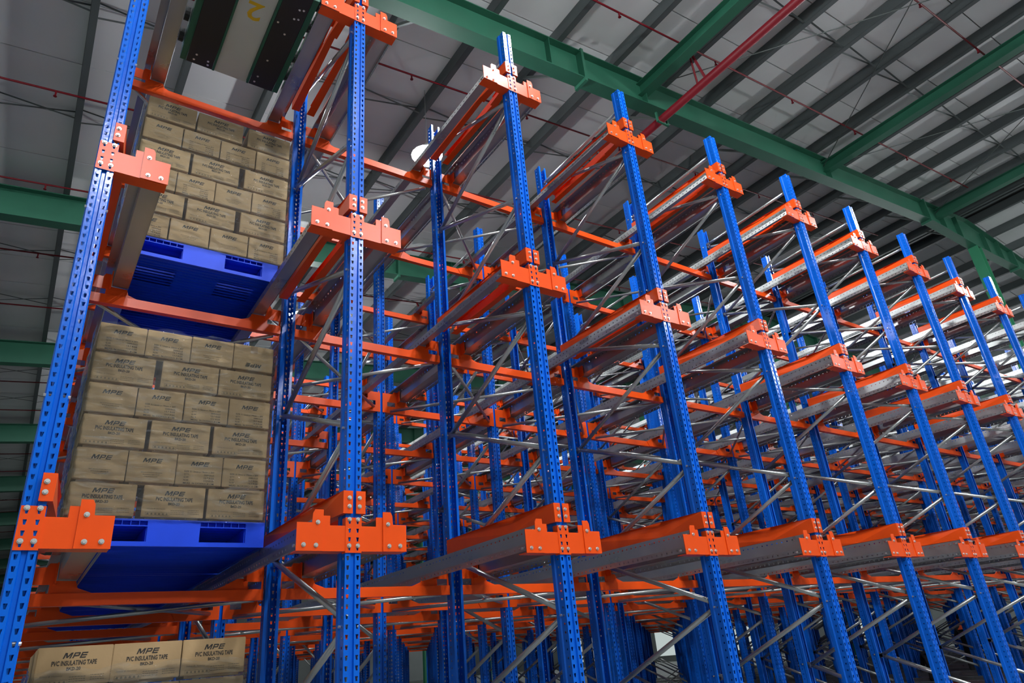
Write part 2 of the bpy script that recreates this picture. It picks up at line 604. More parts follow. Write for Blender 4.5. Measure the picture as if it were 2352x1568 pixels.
# high-bay lamps; several behind the camera are added to brighten the cartons
LAMPS = [(5.1, 5.4), (5.25, 13.4), (5.1, 21.4), (-6.0, 5.4), (5.0, -2.1), (5.5, -8.3), (0.3, -8.3), (2.9, -5.6), (1.0, -12.5), (5.5, -13.0), (15.2, -2.2), (14.2, -8.3),
         (24.0, -2.6), (24.0, -10.6), (33, -2.6), (33, 9.4), (42, -2.6), (42, 9.4), (15.2, 31.4), (24, 26.4)]
lb_ = MB()
prof_ = [(0.02, -0.17), (0.11, -0.145), (0.165, -0.07), (0.165, 0.04)]
for (ra, za), (rb_, zb_) in zip(prof_, prof_[1:]):
    for k in range(8):
        t0, t1 = 2 * math.pi * k / 8, 2 * math.pi * (k + 1) / 8
        lb_.quad((ra * math.cos(t0), ra * math.sin(t0), za), (ra * math.cos(t1), ra * math.sin(t1), za),
                 (rb_ * math.cos(t1), rb_ * math.sin(t1), zb_), (rb_ * math.cos(t0), rb_ * math.sin(t0), zb_))
lens = lb_.mesh('diffuser', 'lamp')
hous = MB().cyl((0, 0, 0.045), (0, 0, 0.14), 0.30, 16, 0.16).cyl((0, 0, 0.14), (0, 0, 0.30), 0.09, 12, 0.06).mesh('housing', 'housing')
for i, (x, y) in enumerate(LAMPS):
    z = (10.5 if x < 20 else 11.2) + (0.35 if i == 1 else 0)
    vis = {0: 'brightest round white high-bay lamp hanging left of the third front upright',
           1: 'round white high-bay lamp farther back beside the stacked cartons'}.get(i)
    t = thing('high_bay_lamp', (x, y, z), vis or f'round white high-bay lamp outside the picture, {nth(i - 2)} of the rest', 'lamp', 'high-bay lamps')
    ob('diffuser', lens, t)
    ob('housing', hous, t)
    ob('suspension_wire', MB().cyl((0, 0, 0.30), (0, 0, zr(x) + 0.992 - z), 0.008, 5).mesh('suspension_wire', 'zinc'), t)

# ------------------------------------------------------------------ rack meshes
X3, Y3, Z3 = (1, 0, 0), (0, 1, 0), (0, 0, 1)
TEAR = [(-0.0042, -0.0115), (0.0042, -0.0115), (0.0080, 0.0115), (-0.0080, 0.0115)]
SQ = [(-0.006, -0.006), (0.006, -0.006), (0.006, 0.006), (-0.006, 0.006)]


def post_mesh(n=143):
    h = n * 0.05
    b = MB()
    prof = [(-0.030, 0.095), (-0.052, 0.095), (-0.052, 0.066), (-0.045, 0.056), (-0.045, 0.0), (-0.013, 0.0), (-0.008, 0.012),
            (0.008, 0.012), (0.013, 0.0), (0.045, 0.0), (0.045, 0.056), (0.052, 0.066), (0.052, 0.095), (0.030, 0.095)]
    for k in range(len(prof) - 1):
        p, q = Vector((*prof[k], 0)), Vector((*prof[k + 1], 0))
        L = (q - p).length
        U = (q - p) / L
        if k in (4, 8):
            b.holed(p, U, Z3, 0, L, 0, 0.05, n, TEAR)
        elif k in (3, 9):
            b.holed(p, U, Z3, 0, L, 0, 0.05, n, SQ)
        else:
            b.strip(p, U, Z3, 0, L, 0, h)
    return b.mesh('upright', 'blue')


POST = post_mesh()
BRACE_R1 = [0.77, 1.88, 2.985, 4.09, 5.20, 6.31]
BRACE_R2 = [0.22, 1.325, 2.43, 3.535, 4.64, 5.755, 6.86]
YA, YBK = 0.075, FD - 0.075


def brace_mb(p, q):
    """round tube with flattened, bolted ends"""
    b = MB()
    p, q = Vector(p), Vector(q)
    d = (q - p).normalized()
    b.cyl(p + d * 0.06, q - d * 0.06, 0.0195, 10)
    n = Vector((1, 0, 0)).cross(d).normalized()
    b.bar(p, p + d * 0.07, 0.012, 0.042, n)
    b.bar(q - d * 0.07, q, 0.012, 0.042, n)
    return b


segs = []
for k, z in enumerate(BRACE_R1):
    segs.append(((0, YBK, BRACE_R2[k]), (0, YA, z)))
    segs.append(((0, YA, z + 0.0), (0, YBK, BRACE_R2[k + 1])))
segs.append(((0, YA, 6.93), (0, YBK, 6.90)))
segs = [((p[0], p[1], p[2] + (0.03 if i % 2 else -0.03) * (1 if i < 12 else 0)), (q[0], q[1], q[2])) for i, (p, q) in enumerate(segs)]
BR = [brace_mb(p, q) for p, q in segs]
BR_ME = [x.mesh('brace', 'zinc', True) for x in BR]
allb = MB()
for x in BR:
    allb.add(x)
BR_ALL = allb.mesh('bracing', 'zinc', True)
node = MB().cyl((-0.056, 0, 0), (0.056, 0, 0), 0.008, 6).mesh('node_bolt', 'bolt')

# rails: web, ledge and lip, pallet flange on top; local origin at the bracket corner, length along y
RP = 0.0555


def rail_mb():
    n = int(RAIL_LEN / RP)
    L = n * RP
    b = MB()
    b.strip((0, 0.004, 0), X3, Y3, 0.140, 0.200, 0, L)
    b.v[-4:] = [(x, y, 0.19) for x, y, z in b.v[-4:]]
    b.quad((0.140, 0.004, 0.178), (0.140, 0.004, 0.19), (0.140, L + 0.004, 0.19), (0.140, L + 0.004, 0.178))
    b.holed((0.2, 0.004, 0), Z3, Y3, 0.142, 0.178, 0, RP, n, SQ)
    b.strip((0.2, 0.004, 0), Z3, Y3, 0.178, 0.19, 0, L)
    b.strip((0.2, 0.004, 0), Z3, Y3, 0.064, 0.142, 0, L)
    b.quad((0.2, 0.004, 0.064), (0.308, 0.004, 0.060), (0.308, L + 0.004, 0.060), (0.2, L + 0.004, 0.064))
    b.holed((0.308, 0.004, 0.018), (0.12, 0, 0.993), Y3, 0, 0.042, 0, RP, n, SQ)
    return b


rb = rail_mb()
RAIL_R = rb.mesh('rail', 'zinc')
RAIL_L = rb.mirror_x().mesh('rail', 'zinc')

# front end bracket parts
b = MB()
b.holed((0, -0.007, 0), X3, Z3, -0.047, 0, -0.008, 0.048, 4, TEAR)
b.holed((0, -0.007, 0), X3, Z3, 0, 0.047, -0.008, 0.048, 4, TEAR)
b.strip((-0.047, -0.007, 0), Y3, Z3, 0, 0.05, -0.008, 0.184)
b.strip((0.047, -0.007, 0), Y3, Z3, 0, 0.05, -0.008, 0.184)
BK_POST = b.mesh('post_plate', 'orange')
arm = [(0.047, 0), (0.20, 0), (0.20, 0.19), (0.136, 0.19), (0.136, 0.138), (0.047, 0.138)]
ba = MB().prism(arm, -0.004, 0.002).box(0.047, 0.318, 0.002, 0.085, 0.0, 0.005)
BK_ARM_R = ba.mesh('arm', 'orange')
BK_ARM_L = ba.mirror_x().mesh('arm', 'orange')
endp = [(0.176, 0), (0.322, 0), (0.322, 0.15), (0.238, 0.15), (0.235, 0.200), (0.224, 0.221), (0.176, 0.221)]
be = MB().prism(endp, -0.011, -0.005)
BK_END_R = be.mesh('end_plate', 'orange')
BK_END_L = be.mirror_x().mesh('end_plate', 'orange')
BOLT_F = MB().cyl((0, 0, 0), (0, -0.003, 0), 0.0125, 10).cyl((0, -0.003, 0), (0, -0.011, 0), 0.0095, 6, 0.008).mesh('bolt', 'bolt')
BOLT_S = MB().cyl((0, 0, 0), (-0.010, 0, 0), 0.009, 6).mesh('bolt', 'bolt')

# orange entry guide channels, front upright to second upright, above the rails
GX0, GX1, GZ0, GZ1 = 0.066, 0.108, 0.205, 0.333


def guide_mb():
    b = MB()
    ys = [(-0.014, GX0, GZ1), (0.42, GX1, GZ1 - 0.005), (1.40, GX1, GZ1 - 0.005)]
    b.box(-GX0, -0.010, -0.016, -0.011, GZ0, GZ1)
    for (y0, x0, t0), (y1, x1, t1) in zip(ys, ys[1:]):
        if y0 < 0:
            i = len(b.v)
            b.v += [(-x0, y0, GZ0), (-x0, y0, t0), (-x1, y1, GZ0), (-GX1, 1.40, GZ0), (-GX1, 1.40, t1)]
            b.f += [(i, i + 1, i + 2), (i + 1, i + 4, i + 2), (i + 4, i + 3, i + 2)]
        b.quad((-x0, y0, GZ0), (-x1, y1, GZ0), (-x1 + 0.072, y1, GZ0), (-x0 + 0.052, y0, GZ0))
        b.quad((-x0, y0, t0), (-x0 + 0.015, y0, t0), (-x1 + 0.04, y1, t1), (-x1, y1, t1))
    return b


gb = guide_mb()
GUIDE_L = gb.mesh('channel', 'orange')
GUIDE_R = gb.mirror_x().mesh('channel', 'orange')

# cross beam with corbels, local origin at the left post centre, level height
BZ0, BZ1 = -0.092, -0.020


def corbel_mb(front):
    x0 = 0.014 if front else 0.056
    y0, y1 = (-0.006, -0.001) if front else (-0.003, 0.003)
    b = MB()
    b.box(x0, 0.190, y0, y1, BZ0, -0.016)
    b.box(x0, 0.070, y0, y1, -0.016, 0.034)
    b.box(0.165, 0.190, y0, y1, -0.016, 0.034)
    b.box(x0, 0.190, y0, y1, 0.034, 0.135)
    # wing under the rail ledge, sloping down to the beam
    b.prism([(0.190, BZ0), (0.36, BZ0), (0.40, -0.02), (0.315, 0.012), (0.300, 0.054), (0.190, 0.056)], y0 - 0.002, y1 + 0.002)
    # ear bent up beside the rail web
    b.prism([(0.186, 0.034), (0.194, 0.034), (0.194, 0.155), (0.186, 0.155)], y0 - 0.07, y0)
    b.prism([(0.135, 0.135), (0.190, 0.135), (0.190, 0.160), (0.150, 0.160)], y0, y1)
    return b


BODY = {}
CORB = {}
for fr in (0, 1):
    y0, y1 = (-0.001, 0.049) if fr else (-0.025, 0.025)
    BODY[fr] = MB().box(0.06, W - 0.06, y0, y1, BZ0, BZ1).mesh('beam', 'orange')
    c = corbel_mb(fr)
    CORB[fr] = (c.mesh('corbel', 'orange'), c.mirror_x().mesh('corbel', 'orange'))

rows = []                    # (y, is_front_post)
for f in range(NF):
    if f > 0:
        rows.append((f * FP, 1))
    rows.append((f * FP + FD - 0.05, 0))

# ------------------------------------------------------------------ rack objects
# upright frames
frames = []
for c in range(NC):
    for f in range(NF):
        x, y = c * W, f * FP
        if in_view([(x, y, 0.3), (x, y, PH), (x, y + FD, 0.3), (x, y + FD, PH)], 40):
            frames.append((dist((x, y + 0.7, 3)), c, f))
frames.sort()
for i, (d, c, f) in enumerate(frames):
    lab = f'blue perforated upright frame, {nth(c)} column from the left, ' + ('front row' if f == 0 else f'{nth(f)} frame back')
    t = thing('upright_frame', (c * W, f * FP, 0), lab, 'upright', 'blue upright frames of the pallet rack')
    ob('upright', POST, t)
    ob('upright', POST, t, (0, FD, 0), math.pi)
    if i < 75:
        for k, me in enumerate(BR_ME):
            if f > 0 and k < 1:
                continue
            ob('brace', me, t)
    else:
        ob('bracing', BR_ALL, t)
    if i < 14:
        for z in BRACE_R1:
            ob('node_bolt', node, t, (0, 0.05, z))
        for z in BRACE_R2:
            ob('node_bolt', node, t, (0, FD - 0.05, z))

# rails
SIDE = ['left', 'right']
for c in range(NC):
    for l in range(4):
        for s in (0, 1):
            if c == 0 and s == 0:
                continue
            x = c * W
            xo = x + (0.25 if s else -0.25)
            pts = [(xo, 0, LZ[l]), (xo, RAIL_LEN, LZ[l]), (xo, RAIL_LEN / 3, LZ[l])]
            if not in_view(pts, 10):
                continue
            o = ob('shuttle_rail', RAIL_R if s else RAIL_L, None, (x, 0, LZ[l]))
            tag(o, f'galvanised shuttle rail on the {LEVEL[l]} level, {SIDE[s]} side of upright column {nth(c)} from left', 'rail', 'galvanised shuttle rails')

# end brackets and entry guides on the front row
for c in range(NC):
    for l in range(4):
        x, z = c * W, LZ[l]
        if not in_view([(x - 0.3, 0, z), (x + 0.3, 0, z + 0.35)], 5):
            continue
        col = f'{nth(c)} upright from the left'
        t = thing('end_bracket', (x, 0, z), f'orange end bracket on the {LEVEL[l]} rail level, {nth(c)} front upright from the left', 'bracket', 'orange end brackets of the front row')
        ob('post_plate', BK_POST, t)
        for s in (-1, 1):
            if c == 0 and s < 0:
                continue
            ob('arm', BK_ARM_R if s > 0 else BK_ARM_L, t)
            ob('end_plate', BK_END_R if s > 0 else BK_END_L, t)
            if c < 11:
                for bx, bz in ((0.282, 0.032), (0.214, 0.030), (0.207, 0.152)):
                    ob('bolt', BOLT_F, t, (s * bx, -0.011, bz))
        if c < 11:
            for bx in (-0.025, 0.025):
                for bz in (0.030, 0.174):
                    ob('bolt', BOLT_F, t, (bx, -0.007, bz))
            if c > 0:
                ob('bolt', BOLT_S, t, (-0.309, 0.05, 0.036))
                ob('bolt', BOLT_S, t, (-0.201, 0.06, 0.16))
        g = thing('entry_guide', (x, 0, z), f'pair of orange entry guide channels above the {LEVEL[l]} rails, {col}', 'guide', 'orange entry guides')
        for s in (-1, 1):
            if c == 0 and s < 0:
                continue
            ob('channel', GUIDE_R if s > 0 else GUIDE_L, g)
            if c < 11:
                for bz in (0.245, 0.293):
                    ob('bolt', BOLT_F, g, (s * 0.030, -0.016, bz))

# cross beams: the nearest 300 as things, the rest joined
beams = []
for r, (y, fr) in enumerate(rows):
    for c in range(NC - 1):
        for l in range(4):
            x, z = c * W, LZ[l]
            if c == 16 and abs(y - 19.1) < 0.3:
                continue
            if in_view([(x, y, z), (x + W, y, z)], 20):
                beams.append((dist((x + W / 2, y, z)), r, c, l))
beams.sort()
far_b = MB()
for i, (d, r, c, l) in enumerate(beams):
    y, fr = rows[r]
    loc = (c * W, y, LZ[l])
    if i < 300:
        t = thing('cross_beam', loc, f'orange cross beam, {LEVEL[l]} level, {nth(c)} lane from left, {nth(r)} beam row back', 'beam', 'orange cross beams of the rack')
        ob('beam', BODY[fr], t)
        ob('corbel', CORB[fr][0], t)
        ob('corbel', CORB[fr][1], t, (W, 0, 0))
    else:
        xx, yy, zz = loc
        far_b.box(xx + 0.06, xx + W - 0.06, yy - 0.02, yy + 0.02, zz + BZ0, zz + BZ1)
        far_b.box(xx + 0.056, xx + 0.34, yy - 0.024, yy - 0.02, zz + BZ0, zz + 0.10)
        far_b.box(xx + W - 0.34, xx + W - 0.056, yy - 0.024, yy - 0.02, zz + BZ0, zz + 0.10)
tag(ob('distant_cross_beams', far_b.mesh('distant_cross_beams', 'orange')), 'mass of small orange cross beams deep inside the rack', 'beams', kind='stuff')

# plan bracing between one frame and the next
pb = []
for f in range(NF - 1):
    ya, yb = f * FP + FD + 0.01, (f + 1) * FP - 0.025
    for c in range(NC - 1):
        for l in range(4):
            for s in (0, 1):
                xa, xb = c * W + 0.10, (c + 1) * W - 0.10
                z = LZ[l] - 0.045 - 0.034 * s
                p, q = ((xa, ya, z), (xb, yb, z)) if s == 0 else ((xb, ya, z), (xa, yb, z))
                if c == 16 and f in (0, 3, 6):
                    continue
                if in_view([p, q], 0):
                    pb.append((dist(p), f, c, l, s, p, q))
pb.sort()
far_p = MB()
PBM = {}
for i, (d, f, c, l, s, p, q) in enumerate(pb):
    if i < 300:
        if s not in PBM:
            PBM[s] = MB().cyl((0, 0, 0), Vector(q) - Vector(p), 0.0165, 10).mesh('plan_brace', 'zinc', True)
        o = ob('plan_brace', PBM[s], None, p)
        tag(o, f'grey {"right" if s == 0 else "left"}-leaning horizontal brace, {LEVEL[l]} level, {nth(c)} lane, behind {nth(f)} frame row', 'brace', 'horizontal bracing bars')
    else:
        far_p.bar(p, q, 0.034, 0.030)
tag(ob('distant_plan_bracing', far_p.mesh('distant_plan_bracing', 'zinc')), 'mass of thin grey bracing bars deep inside the rack', 'braces', kind='stuff')

# ------------------------------------------------------------------ pallets
PX, PYD, PHT = 1.10, 1.18, 0.162


def pallet(x0, y0, z0, label):
    t = thing('plastic_pallet', (x0, y0, z0), label, 'pallet', 'blue plastic pallets')
    for n, me in PAL:
        ob(n, me, t)
    return t


b = MB()
# front and back faces with two fork openings, grid ribs above them
for yy0, yy1 in ((0.0, 0.02), (PYD - 0.02, PYD)):
    b.box(0, 0.12, yy0, yy1, 0.0, PHT)
    b.box(0.40, 0.70, yy0, yy1, 0.0, PHT)
    b.box(0.98, PX, yy0, yy1, 0.0, PHT)
    for a, c in ((0.12, 0.40), (0.70, 0.98)):
        b.box(a, c, yy0, yy1, 0.0, 0.028)
        b.box(a, c, yy0, yy1, 0.118, 0.124)
        b.box(a, c, yy0, yy1, 0.150, PHT)
        for k in range(7):
            xx = a + (c - a) * k / 6
            b.box(xx - 0.002, xx + 0.002, yy0, yy1 + (0.04 if yy0 == 0 else 0), 0.124, 0.150)
# left and right faces
for xx0, xx1 in ((0.0, 0.02), (PX - 0.02, PX)):
    b.box(xx0, xx1, 0.02, 0.14, 0.0, PHT)
    b.box(xx0, xx1, 0.44, 0.74, 0.0, PHT)
    b.box(xx0, xx1, 1.04, PYD - 0.02, 0.0, PHT)
    for a, c in ((0.14, 0.44), (0.74, 1.04)):
        b.box(xx0, xx1, a, c, 0.0, 0.028)
        b.box(xx0, xx1, a, c, 0.118, PHT)
PAL = [('rim', b.mesh('rim', 'pallet'))]
b = MB()
for xx in (0.12, 0.395, 0.695, 0.975):
    b.box(xx, xx + 0.008, 0.02, PYD - 0.02, 0.02, 0.12)
for k in range(13):
    yy = 0.03 + k * 0.09
    b.box(0.02, PX - 0.02, yy, yy + 0.012, 0.125, 0.150)
b.box(0.01, PX - 0.01, 0.01, PYD - 0.01, 0.150, PHT - 0.001)
PAL.append(('deck', b.mesh('deck', 'pallet')))
b = MB()
# bottom runners: slatted underside
for a, c in ((0.02, 0.13), (0.40, 0.70), (0.97, PX - 0.02)):
    b.box(a, c, 0.02, PYD - 0.02, 0.012, 0.024)
for yy0, yy1 in ((0.02, 0.15), (0.44, 0.74), (1.03, PYD - 0.02)):
    b.box(0.02, PX - 0.02, yy0, yy1, 0.010, 0.022)
for k in range(26):
    yy = 0.03 + k * 0.0435
    b.box(0.03, PX - 0.03, yy, yy + 0.006, 0.001, 0.012)
PAL.append(('bottom_runner', b.mesh('bottom_runner', 'pallet')))

P0X = 0.198
LOADY = {1: 1.03, 2: 1.15, 0: 1.03}
LN = {0: 'lowest', 1: 'second', 2: 'third'}
pallet(P0X, LOADY[2], LZ[2] + 0.1905, 'blue plastic pallet on the third level rails under the upper carton stack')
pallet(P0X, LOADY[1], LZ[1] + 0.1905, 'blue plastic pallet on the second level rails under the middle carton stack')
pallet(P0X, LOADY[0], LZ[0] + 0.1905, 'blue plastic pallet under the lowest carton stack')
for k in range(1, 5):
    pallet(P0X, LOADY[1] + 1.24 * k, LZ[1] + 0.1905, f'dark underside of a blue pallet on the second level, {nth(k)} from the front')
for k in range(1, 2):
    pallet(P0X, LOADY[2] + 1.24 * k, LZ[2] + 0.1905, 'blue pallet on the third level behind the loaded one')

# ------------------------------------------------------------------ cartons


def text_mb(txt, width, shear=0.0, bold=0.0, height=None):
    cu = bpy.data.curves.new('lettering', 'FONT')
    cu.body = txt
    cu.size = 1.0
    cu.shear = shear
    cu.offset = bold
    cu.resolution_u = 2
    o = bpy.data.objects.new('lettering', cu)
    COL.objects.link(o)
    dg = bpy.context.evaluated_depsgraph_get()
    me = bpy.data.meshes.new_from_object(o.evaluated_get(dg))
    vs = [tuple(v.co) for v in me.vertices]
    fs = [tuple(p.vertices) for p in me.polygons]
    bpy.data.objects.remove(o)
    bpy.data.curves.remove(cu)
    bpy.data.meshes.remove(me)
    x0, x1 = min(v[0] for v in vs), max(v[0] for v in vs)
    y0, y1 = min(v[1] for v in vs), max(v[1] for v in vs)
    sx = width / (x1 - x0)
    sy = (height / (y1 - y0)) if height else sx
    m = MB()
    m.v = [((v[0] - (x0 + x1) / 2) * sx, 0.0, (v[1] - y0) * sy) for v in vs]
    m.f = fs
    return m



def logo_mb(width, height, shear=0.36):
    """wide slanted block letters M P E"""
    m = MB()

    def poly(ps, ox):
        i = len(m.v)
        m.v += [(x + ox, y, 0) for x, y in ps]
        m.f.append(tuple(range(i, i + len(ps))))

    def bx(x0, x1, y0, y1, ox):
        poly([(x0, y0), (x1, y0), (x1, y1), (x0, y1)], ox)
    bx(0, 0.24, 0, 1, 0.0)
    bx(1.06, 1.30, 0, 1, 0.0)
    poly([(0.24, 1.0), (0.24, 0.62), (0.56, 0.10), (0.65, 0.10), (0.65, 0.42), (0.34, 1.0)], 0.0)
    poly([(1.06, 1.0), (0.96, 1.0), (0.65, 0.42), (0.65, 0.10), (0.74, 0.10), (1.06, 0.62)], 0.0)
    o = 1.52
    bx(0, 0.24, 0, 1, o)
    bx(0.24, 0.88, 0.79, 1.0, o)
    bx(0.24, 0.88, 0.33, 0.54, o)
    poly([(0.76, 0.54), (0.88, 0.33), (1.0, 0.45), (1.0, 0.88), (0.88, 1.0), (0.76, 0.79)], o)
    o = 2.72
    bx(0, 0.24, 0, 1, o)
    for a in (0, 0.40, 0.79):
        bx(0.24, 1.0, a, a + 0.21, o)
    w = 3.72
    m.v = [((x / w - 0.5) * width + (y - 0.5) * height * shear, 0.0, y * height) for x, y, z in m.v]
    return m


CW_, CE_, CH_ = 0.357, 0.277, 0.2085


def carton_mesh(w, d, h):
    bm = bmesh.new()
    bmesh.ops.create_cube(bm, size=1)
    for v in bm.verts:
        v.co = Vector((v.co.x * w, (v.co.y + 0.5) * d, (v.co.z + 0.5) * h))
    for v in bm.verts:
        if v.co.z < 0.001:
            v.co.z = 0.0135
    bmesh.ops.bevel(bm, geom=bm.edges[:], offset=0.0035, segments=2, affect='EDGES')
    # inset base, shaped to make a shaded dark groove between carton rows
    r = bmesh.ops.create_cube(bm, size=1)
    for v in r['verts']:
        v.co = Vector((v.co.x * (w - 0.05), (v.co.y + 0.5) * (d - 0.05) + 0.025, (v.co.z + 0.5) * 0.016))
    me = bpy.data.meshes.new('carton')
    bm.to_mesh(me)
    bm.free()
    me.materials.append(M['carton'])
    return me


C_LONG = carton_mesh(CW_, CE_, CH_)
C_END = carton_mesh(CE_, CW_, CH_)
YT = -0.0012
logo_l = MB().add(logo_mb(0.108, 0.029), (0.0, YT, 0.148))
logo_e = MB().add(logo_mb(0.104, 0.028), (0.0, YT, 0.140))
LOGO_L = logo_l.mesh('logo', 'ink')
LOGO_E = logo_e.mesh('logo', 'ink')
la = MB()
la.add(text_mb('PVC INSULATING TAPE', 0.212, 0, 0.030, 0.025), (0, YT, 0.113))
la.add(text_mb('BKD-20', 0.066, 0, 0.03, 0.017), (0, YT, 0.088))
LET_A = la.mesh('lettering', 'ink')
lf = MB()
lf.add(text_mb('Safety & Honesty', 0.105, 0.2, 0.0, 0.011), (-0.098, YT, 0.058))
rr = random.Random(5)


def dashes(m, x0, x1, z, h):
    x = x0
    while x < x1 - 0.004:
        w = rr.uniform(0.004, 0.013)
        m.quad((x, YT, z), (min(x + w, x1), YT, z), (min(x + w, x1), YT, z + h), (x, YT, z + h))
        x += w + 0.0025


for k in range(3):
    dashes(lf, -0.015, 0.062, 0.054 - k * 0.011, 0.0035)
    dashes(lf, 0.085, 0.152, 0.058 - k * 0.011, 0.0035)
for x0, x1, z0, z1 in ((-0.155, -0.02, 0.022, 0.0235), (-0.155, -0.02, 0.042, 0.0435), (-0.155, -0.1535, 0.022, 0.0435), (-0.0215, -0.02, 0.022, 0.0435)):
    lf.quad((x0, YT, z0), (x1, YT, z0), (x1, YT, z1), (x0, YT, z1))
for k in range(6):
    x0 = -0.148 + k * 0.0215
    lf.quad((x0, YT, 0.027), (x0 + 0.013, YT, 0.027), (x0 + 0.009, YT, 0.038), (x0 + 0.003, YT, 0.038))
FINE_A = lf.mesh('fine_print', 'ink_faint')
lb = MB()
for k, (a, c) in enumerate((('SIZE: 0.12mm x 19mm x 20Y', None), ("Q'TY:", '200ROLLS'), ('G.W.', '13.7 KGS'), ('N.W.', '13.3 KGS'), ('MEAS. 36.5X29X21.8 CM', None))):
    z = 0.096 - k * 0.019
    if c is None:
        lb.add(text_mb(a, 0.185, 0, 0.01, 0.011), (0, YT, z))
    else:
        lb.add(text_mb(a, 0.032, 0, 0.01, 0.011), (-0.076, YT, z))
        lb.add(text_mb(c, 0.062, 0, 0.01, 0.011), (0.060, YT, z))
LET_B = lb.mesh('lettering', 'ink')
lc = MB()
for k, wd in enumerate((0.12, 0.095, 0.075)):
    dashes(lc, -wd / 2, wd / 2, 0.075 - k * 0.013, 0.004)
LET_C = lc.mesh('fine_print', 'ink_faint')
TAPE_E = MB().box(-0.024, 0.024, -0.0012, -0.0006, CH_ - 0.06, CH_ - 0.004).mesh('tape', 'tape')

STK = {2: 'upper', 1: 'middle', 0: 'lowest'}
ROWN = ['bottom', 'second', 'third', 'fourth', 'fifth', 'top']


def carton(kind, x, y, z, label, lvl):
    d = 0.0
    flip = kind == 'U'
    o = ob('carton', C_LONG if kind in 'AP' else C_END, None, (x, y + random.uniform(-0.004, 0.006), z))
    o.rotation_euler = (0, 0, random.uniform(-0.008, 0.008))
    tag(o, label, 'carton', f'cartons of the {STK[lvl]} stack')
    if kind == 'A':
        ob('logo', LOGO_L, o)
        ob('lettering', LET_A, o)
        ob('fine_print', FINE_A, o)
    elif kind in 'BC':
        ob('logo', LOGO_E, o)
        ob('lettering' if kind == 'B' else 'fine_print', LET_B if kind == 'B' else LET_C, o)
    elif kind == 'U':
        q = ob('logo', LOGO_E, o, (0, 0, CH_))
        q.rotation_euler = (0, math.pi, 0)
        q.location = (0, -0.0024, CH_)
        q.rotation_euler = (0, math.pi, 0)
        ob('tape', TAPE_E, o)
    return o


KD = {'A': 'carton printed PVC INSULATING TAPE', 'B': 'carton end printed MPE with size lines', 'C': 'carton end printed only MPE', 'U': 'upside-down MPE carton with brown tape'}
LAY = {1: ['AAA', 'CCBB', 'AAA', 'CBBB', 'AAA', 'BBCU'],
       2: ['BCCB', 'AAA', 'CBCB', 'AAA', 'CBBB', 'AAA'],
       0: ['AAA', 'CBBC', 'AAA', 'CBCB', 'AAA', 'AAA']}
XSTART = {1: 0.155, 2: 0.200, 0: 0.150}
XEND = {1: 1.283, 2: 1.338, 0: 1.235}
for lvl, lay in LAY.items():
    zb = LZ[lvl] + 0.1905 + PHT + 0.001
    step = {1: 0.2125, 2: 0.2185, 0: 0.2165}[lvl]
    for r, kinds in enumerate(lay):
        if lvl == 0 and r < 2:
            continue
        n = len(kinds)
        w = CW_ if kinds[0] == 'A' else CE_
        span = XEND[lvl] - XSTART[lvl] - 0.004 * (r % 3)
        free = span - n * w
        gaps = [random.random() ** 2 + 0.05 for _ in range(n - 1)] if n == 3 else [1.0] * (n - 1)
        sg = sum(gaps)
        x = XSTART[lvl] + 0.002 * (r % 3)
        for k, kd in enumerate(kinds):
            pos = ['leftmost', 'middle', 'rightmost'][k] if n == 3 else ['leftmost', 'second', 'third', 'rightmost'][k]
            carton(kd, x + w / 2, LOADY[lvl] + 0.006, zb + r * step, f'{pos} {KD[kd]}, {ROWN[r]} row of the {STK[lvl]} stack', lvl)
            if k == 0:
                # cartons behind the left end, seen along the side of the stack
                d0 = CE_ if kd == 'A' else CW_
                yb_ = LOADY[lvl] + d0 + 0.02
                for m in range(2):
                    kk = 'P' if kd == 'A' else 'Q'
                    o = carton(kk, x + w / 2, yb_, zb + r * step, f'plain side of the {["second", "third"][m]} carton deep at the left, {ROWN[r]} row of the {STK[lvl]} stack', lvl)
                    yb_ += d0 + 0.01
            if k < n - 1:
                x += w + max(0, free) * gaps[k] / sg


# stretch film round each stack
def film(lvl, z0, z1, label):
    rnd = random.Random(lvl + 3)
    x0, x1 = XSTART[lvl] - 0.012, XEND[lvl] + 0.012
    y0, y1 = LOADY[lvl] - 0.010, LOADY[lvl] + 1.10
    path = []
    for k in range(13):
        path.append((x0, y1 + (y0 - y1) * k / 12, -1, 0))
    for k in range(1, 29):
        path.append((x0 + (x1 - x0) * k / 28, y0, 0, -1))
    for k in range(1, 13):
        path.append((x1, y0 + (y1 - y0) * k / 12, 1, 0))
    nz = 48
    bmv, bmf = [], []
    for j in range(nz + 1):
        v = j / nz
        for i, (x, y, nx, ny) in enumerate(path):
            z = z0 + (z1 - z0) * v
            d = 0.003 * math.sin(i * 1.7 + j * 0.9) + rnd.uniform(-0.0022, 0.0022) + 0.003 * math.sin(j * 2.3 + i * 0.35)
            if j == nz:
                z += 0.012 * math.sin(i * 0.9) + rnd.uniform(-0.008, 0.006)
            bmv.append((x + nx * (0.004 + d), y + ny * (0.004 + d), z))
    n = len(path)
    for j in range(nz):
        for i in range(n - 1):
            a = j * n + i
            bmf.append((a, a + 1, a + n + 1, a + n))
    m = MB()
    m.v, m.f = bmv, bmf
    o = ob('stretch_film', m.mesh('stretch_film', 'film', True))
    tag(o, label, 'film', 'stretch film round the carton stacks')


